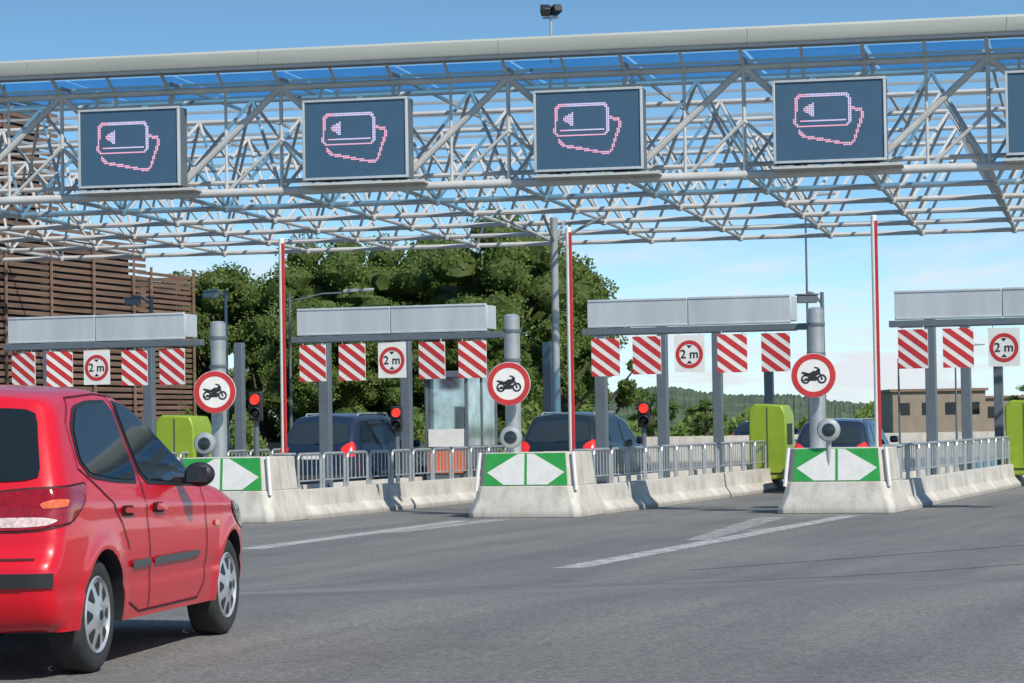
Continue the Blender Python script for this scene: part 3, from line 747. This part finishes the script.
for V_ in('R','L'):
    rc.patch('window_frame',[(.585,.978),(.48,1.065),(.545,1.24),(.70,1.345),(.95,1.373),(1.335,1.38),(1.37,.932),(1.0,.945)],V_,'black',.0035,sm=1)
    rc.patch('window_frame',[(1.42,.931),(1.385,1.38),(1.60,1.36),(1.81,1.295),(2.06,1.17),(2.42,.965),(2.43,.895),(2.1,.905)],V_,'black',.0035,sm=1)
    rc.patch('window',[(.61,1.0),(.51,1.07),(.575,1.225),(.72,1.325),(.95,1.355),(1.32,1.362),(1.35,.955),(1.0,.965)],V_,'glass',.009,sm=1,label='rear side window')
    rc.patch('window',[(1.44,.953),(1.41,1.362),(1.60,1.342),(1.79,1.28),(2.04,1.155),(2.38,.970),(2.40,.918),(2.1,.928)],V_,'glass',.009,sm=1,label='front side window')
    rc.line('door_seam',[(.44,1.03),(.50,1.26),(.67,1.385),(1.2,1.41),(1.6,1.395),(1.87,1.31),(2.5,.975)],V_,'seam',.008)
    rc.line('door_seam',[(.44,1.03),(.62,.95),(.82,.86),(.98,.74),(1.08,.6)],V_,'seam',.011)
    rc.line('door_seam',[(1.12,.32),(1.3,.265),(2.4,.265),(2.5,.34),(2.54,.6),(2.52,.9)],V_,'seam',.012)
    rc.line('door_seam',[(1.46,.27),(1.45,.45),(1.395,.93),(1.37,1.40)],V_,'seam',.012)
    rc.patch('rub_strip',[(1.12,.50),(1.09,.54),(1.42,.54),(1.42,.50)],V_,'trim',.014,sm=1)
    rc.patch('rub_strip',[(1.49,.50),(1.49,.54),(2.30,.54),(2.38,.525),(2.30,.50)],V_,'trim',.014,sm=1)
    for hx in(.98,1.52):
        rc.patch('handle_recess_shade',[(hx,.775),(hx,.83),(hx+.19,.825),(hx+.19,.77)],V_,'seam',.005,sm=2)  # flat dark patch, shade of the handle hollow painted on the body
        rc.patch('door_handle',[(hx,.79),(hx,.82),(hx+.20,.815),(hx+.20,.785)],V_,'paintred',.024,sm=1)
    rc.patch('side_repeater',[(2.70,.66),(2.70,.69),(2.79,.69),(2.79,.66)],V_,'tailo',.01,sm=1)
    rc.patch('headlight',[(3.25,.66),(3.10,.78),(3.3,.80),(3.65,.66),(3.6,.6)],V_,'glassmid',.006,sm=2)
rc.patch('rear_window',[(-.69,.995),(-.61,1.30),(-.54,1.33),(0,1.345),(.54,1.33),(.61,1.30),(.69,.995),(.6,.975),(0,.965),(-.6,.975)],'B','glass',.007,sm=1)
rc.patch('windscreen',[(-.66,.97),(-.50,1.33),(0,1.35),(.50,1.33),(.66,.97)],'F','glass',.007,sm=2)
rc.line('bumper_seam',[(-.70,.60),(.70,.60)],'B','seam',.012)
for sg in(-1,1):
    O=('O',sg)
    rc.patch('lamp_surround',[(-.43,.728),(-.43,.87),(-.39,.905),(-.1,.942),(.13,.952),(.335,.965),(.295,.865),(.165,.768),(-.08,.728)],O,'seam',.006,sm=1)
    lt=rc.patch('tail_light',[(-.40,.738),(-.41,.86),(-.38,.893),(-.1,.930),(.12,.940),(.32,.955),(.28,.87),(.155,.778),(-.08,.738)],O,'tail',.012,sm=1)
    rc.patch('clear_lens',[(-.33,.752),(-.34,.785),(-.20,.80),(-.02,.80),(.05,.785),(.0,.760),(-.1,.752)],O,'tailc',.016,parent=lt,sm=2)
    rc.patch('turn_lens',[(-.02,.84),(-.03,.865),(.03,.885),(.13,.882),(.10,.85)],O,'tailo',.016,parent=lt,sm=2)
    rc.line('bumper_strip',[(-.25,.50),(-.02,.50)],O,'black',.07,.016)
    b=MB(); bm=bmesh.new(); bmesh.ops.create_uvsphere(bm,u_segments=20,v_segments=12,radius=1)
    mx_=2.05*1.05
    vs=[(mx_+v.co.x*.09*(1.1 if v.co.x>0 else .55),sg*(.955)+v.co.y*.09,1.01+v.co.z*.072) for v in bm.verts]
    b.add(vs,[[v.index for v in f.verts] for f in bm.faces]); bm.free()
    b.box(mx_+.02,sg*.85,.975,.07,.12,.04)
    mo=b.obj('wing_mirror','black',rc.root)
    b=MB(); b.add([(mx_-.060,sg*.955+a*.062,1.01+c*.043) for a,c in((-1,-1),(1,-1),(1,1),(-1,1))],[(0,1,2,3)]); b.obj('mirror_glass','glassmid',mo,fix=False)
rc.line('bumper_strip',[(-.66,.50),(.66,.50)],'B','black',.07,.020)
rc.patch('licence_plate',[(-.26,.68),(-.26,.78),(.26,.78),(.26,.68)],'B','plate',.02,sm=0)
b=MB(); b.tube((.65,0,1.51),(.45,0,1.95),.004,6); b.box(.67,0,1.505,.06,.04,.03); b.obj('aerial','black',rc.root)
rc.wheels()
mpv=dict(sx=1,sz=1.06,W=.92,r=.16,tum=.28,wr=.33,ax=(.85,3.5),paint='paintnavy',
  rear=[(.16,.28),(.05,.32),(.0,.45),(.0,.62),(.05,.70),(.07,.85),(.10,1.02),(.15,1.12),(.34,1.40),(.50,1.60),(.58,1.67)],
  top=[(.58,1.67),(.75,1.705),(1.3,1.74),(2.0,1.735),(2.5,1.68),(2.8,1.56),(3.15,1.30),(3.42,1.12),(3.65,1.05),(4.1,.95),(4.35,.80)],
  front=[(4.25,.25),(4.40,.32),(4.45,.5),(4.42,.68),(4.35,.80)],belt=lambda x:1.08-.01*x)
def mpvcar(name,spec,loc,label,sc=(1,1,1),rz=90):
    c=Car(name,spec,loc,math.radians(rz),label,'car','cars waiting in toll lanes')
    for V_ in('R','L'):
        c.patch('window',[(.50,1.17),(.68,1.50),(.80,1.58),(1.12,1.60),(1.10,1.14)],V_,'glass',.007,sm=1)
        c.patch('window',[(1.18,1.14),(1.20,1.605),(2.0,1.61),(2.0,1.13)],V_,'glass',.007,sm=1)
        c.patch('window',[(2.08,1.12),(2.08,1.61),(2.42,1.57),(2.66,1.48),(3.05,1.21),(3.05,1.12)],V_,'glass',.007,sm=1)
        c.line('door_seam',[(2.04,.35),(2.04,1.64)],V_,'black',.012); c.line('door_seam',[(1.14,1.64),(1.12,1.1),(1.25,.8),(1.25,.35),(3.0,.35),(3.1,.6),(3.1,1.1)],V_,'black',.012)
        c.line('rub_strip',[(1.3,.58),(3.0,.58)],V_,'trim',.05,.01)
    c.patch('rear_window',[(-.72,1.15),(-.60,1.55),(0,1.59),(.60,1.55),(.72,1.15)],'B','glassmid',.008,sm=1)
    c.patch('windscreen',[(-.7,1.14),(-.55,1.58),(.55,1.58),(.7,1.14)],'F','glass',.007)
    c.line('tailgate_seam',[(-.64,.74),(-.68,1.1)],'B','black',.014); c.line('tailgate_seam',[(.64,.74),(.68,1.1)],'B','black',.014); c.line('tailgate_seam',[(-.64,.74),(.64,.74)],'B','black',.014)
    c.line('bumper_strip',[(-.7,.52),(.7,.52)],'B','trim',.07,.014)
    c.patch('licence_plate',[(-.27,.86),(-.27,.97),(.27,.97),(.27,.86)],'B','plate',.012,sm=0)
    c.line('rear_wiper',[(.0,1.16),(-.38,1.20)],'B','black',.02,.02)
    for sg in(-1,1):
        c.patch('tail_light',[(-.14,.90),(-.16,1.06),(-.06,1.14),(.10,1.2),(.14,1.08),(.08,.90)],('O',sg),'brake',.010,sm=1)
        b=MB(); b.box(2.88,sg*1.03,1.2,.14,.2,.16); b.obj('wing_mirror',spec['paint'],c.root,bevel=.04)
        zr=1.745*spec['sz']+.0
        b=MB(); b.tube((.95,sg*.60,zr),(2.3,sg*.60,zr),.018,8); b.tube((.95,sg*.60,zr),(.88,sg*.6,zr-.08),.018,8); b.tube((2.3,sg*.60,zr),(2.37,sg*.6,zr-.08),.018,8)
        b.obj('roof_rail','galv',c.root)
    b=MB(); b.box(.62,0,1.70*spec['sz']-.02,.04,.34,.03); b.obj('high_brake_light','brake',c.root)
    c.wheels(); c.root.scale=sc; return c
mpvcar('navy_people_carrier',mpv,(-22.35,56.0,.02),'dark navy people carrier stopped in a toll lane',(1.12,1.07,1.08),86)
sp2=dict(mpv); sp2['paint']='painttein'; sp2['sz']=1.04
c2=mpvcar('dark_green_people_carrier',sp2,(-17.2,57.6,.02),'dark green estate car stopped in a toll lane',(1.08,1.04,1.07),88)
sp3=dict(mpv); sp3['paint']='paintblue'; sp3['sz']=.97
c3=mpvcar('blue_people_carrier',sp3,(-11.8,61.6,.02),'blue car waiting in a toll lane behind the lime terminal')
for x,D,rz in((738,135,0),):
    n=dup(c3.root,(*tp(x,D)[:2],.02),rz+.9,'distant car on the road beyond the toll lanes'); n['group']='distant cars beyond the toll lanes'
# ------------------------------------------------------------------ world, sun, camera
w=bpy.data.worlds.new('World'); SC.world=w; w.use_nodes=True; nt=w.node_tree; N=nt.nodes; L=nt.links
sv=Vector((.80,-.60,.95)).normalized(); el=math.asin(sv.z); az=math.atan2(sv.x,sv.y)
sky=N.new('ShaderNodeTexSky'); sky.sky_type='NISHITA'; sky.sun_disc=False; sky.sun_elevation=el; sky.sun_rotation=az; sky.air_density=1.0; sky.dust_density=.4; sky.ozone_density=1.2
tc=N.new('ShaderNodeTexCoord'); mp=N.new('ShaderNodeMapping'); mp.inputs['Scale'].default_value=(1,1,2.6); mp.inputs['Location'].default_value=(0,0,.03)
L.new(tc.outputs['Generated'],mp.inputs[0]); L.new(mp.outputs[0],sky.inputs[0])
mp2=N.new('ShaderNodeMapping'); mp2.inputs['Scale'].default_value=(9,9,42); L.new(tc.outputs['Generated'],mp2.inputs[0])
nz=N.new('ShaderNodeTexNoise'); nz.inputs['Scale'].default_value=1.6; nz.inputs['Detail'].default_value=9; nz.inputs['Roughness'].default_value=.6; nz.inputs['Distortion'].default_value=.5; L.new(mp2.outputs[0],nz.inputs['Vector'])
rp=N.new('ShaderNodeValToRGB'); rp.color_ramp.elements[0].position=.43; rp.color_ramp.elements[1].position=.62; L.new(nz.outputs[0],rp.inputs[0])
sx=N.new('ShaderNodeSeparateXYZ'); L.new(tc.outputs['Generated'],sx.inputs[0])
mr=N.new('ShaderNodeMapRange'); mr.inputs['From Min'].default_value=.085; mr.inputs['From Max'].default_value=.045; L.new(sx.outputs['Z'],mr.inputs['Value'])
mm=N.new('ShaderNodeMath'); mm.operation='MULTIPLY'; L.new(rp.outputs[0],mm.inputs[0]); L.new(mr.outputs[0],mm.inputs[1])
m3=N.new('ShaderNodeMath'); m3.operation='MULTIPLY'; L.new(mm.outputs[0],m3.inputs[0]); m3.inputs[1].default_value=.72
mh=N.new('ShaderNodeMapRange'); mh.inputs['From Min'].default_value=.08; mh.inputs['From Max'].default_value=.0; mh.inputs['To Max'].default_value=.5; L.new(sx.outputs['Z'],mh.inputs['Value'])
ma=N.new('ShaderNodeMath'); ma.operation='ADD'; ma.use_clamp=True; L.new(m3.outputs[0],ma.inputs[0]); L.new(mh.outputs[0],ma.inputs[1])
tint=N.new('ShaderNodeMix'); tint.data_type='RGBA'; tint.blend_type='MULTIPLY'; tint.inputs[0].default_value=1; L.new(sky.outputs[0],tint.inputs[6]); tint.inputs[7].default_value=(.95,1.27,1.28,1)
mx=N.new('ShaderNodeMix'); mx.data_type='RGBA'; L.new(ma.outputs[0],mx.inputs[0]); L.new(tint.outputs[2],mx.inputs[6]); mx.inputs[7].default_value=(5.3,5.7,6.0,1)
bg=N['Background']; bg.inputs['Strength'].default_value=.148; L.new(mx.outputs[2],bg.inputs[0])
sl=bpy.data.lights.new('sun','SUN'); sl.energy=4.7; sl.angle=math.radians(.5); sl.color=(1,.945,.86); so=bpy.data.objects.new('sun',sl); COL.objects.link(so); so.rotation_euler=sv.to_track_quat('Z','Y').to_euler(); so.location=(0,0,30)
cd=bpy.data.cameras.new('camera'); cd.lens=2700/1024*36; cd.sensor_width=36; cd.clip_end=9000; cd.clip_start=.1
co=bpy.data.objects.new('camera',cd); COL.objects.link(co); SC.camera=co
Rm=Matrix.Rotation(YAW,4,'Z')@Matrix.Rotation(math.radians(90+1.771),4,'X')@Matrix.Rotation(math.radians(-.917),4,'Z')
co.matrix_world=Matrix.Translation((0,0,1.7))@Rm
SC.view_settings.view_transform='Standard'; SC.view_settings.look='None'; SC.view_settings.exposure=0
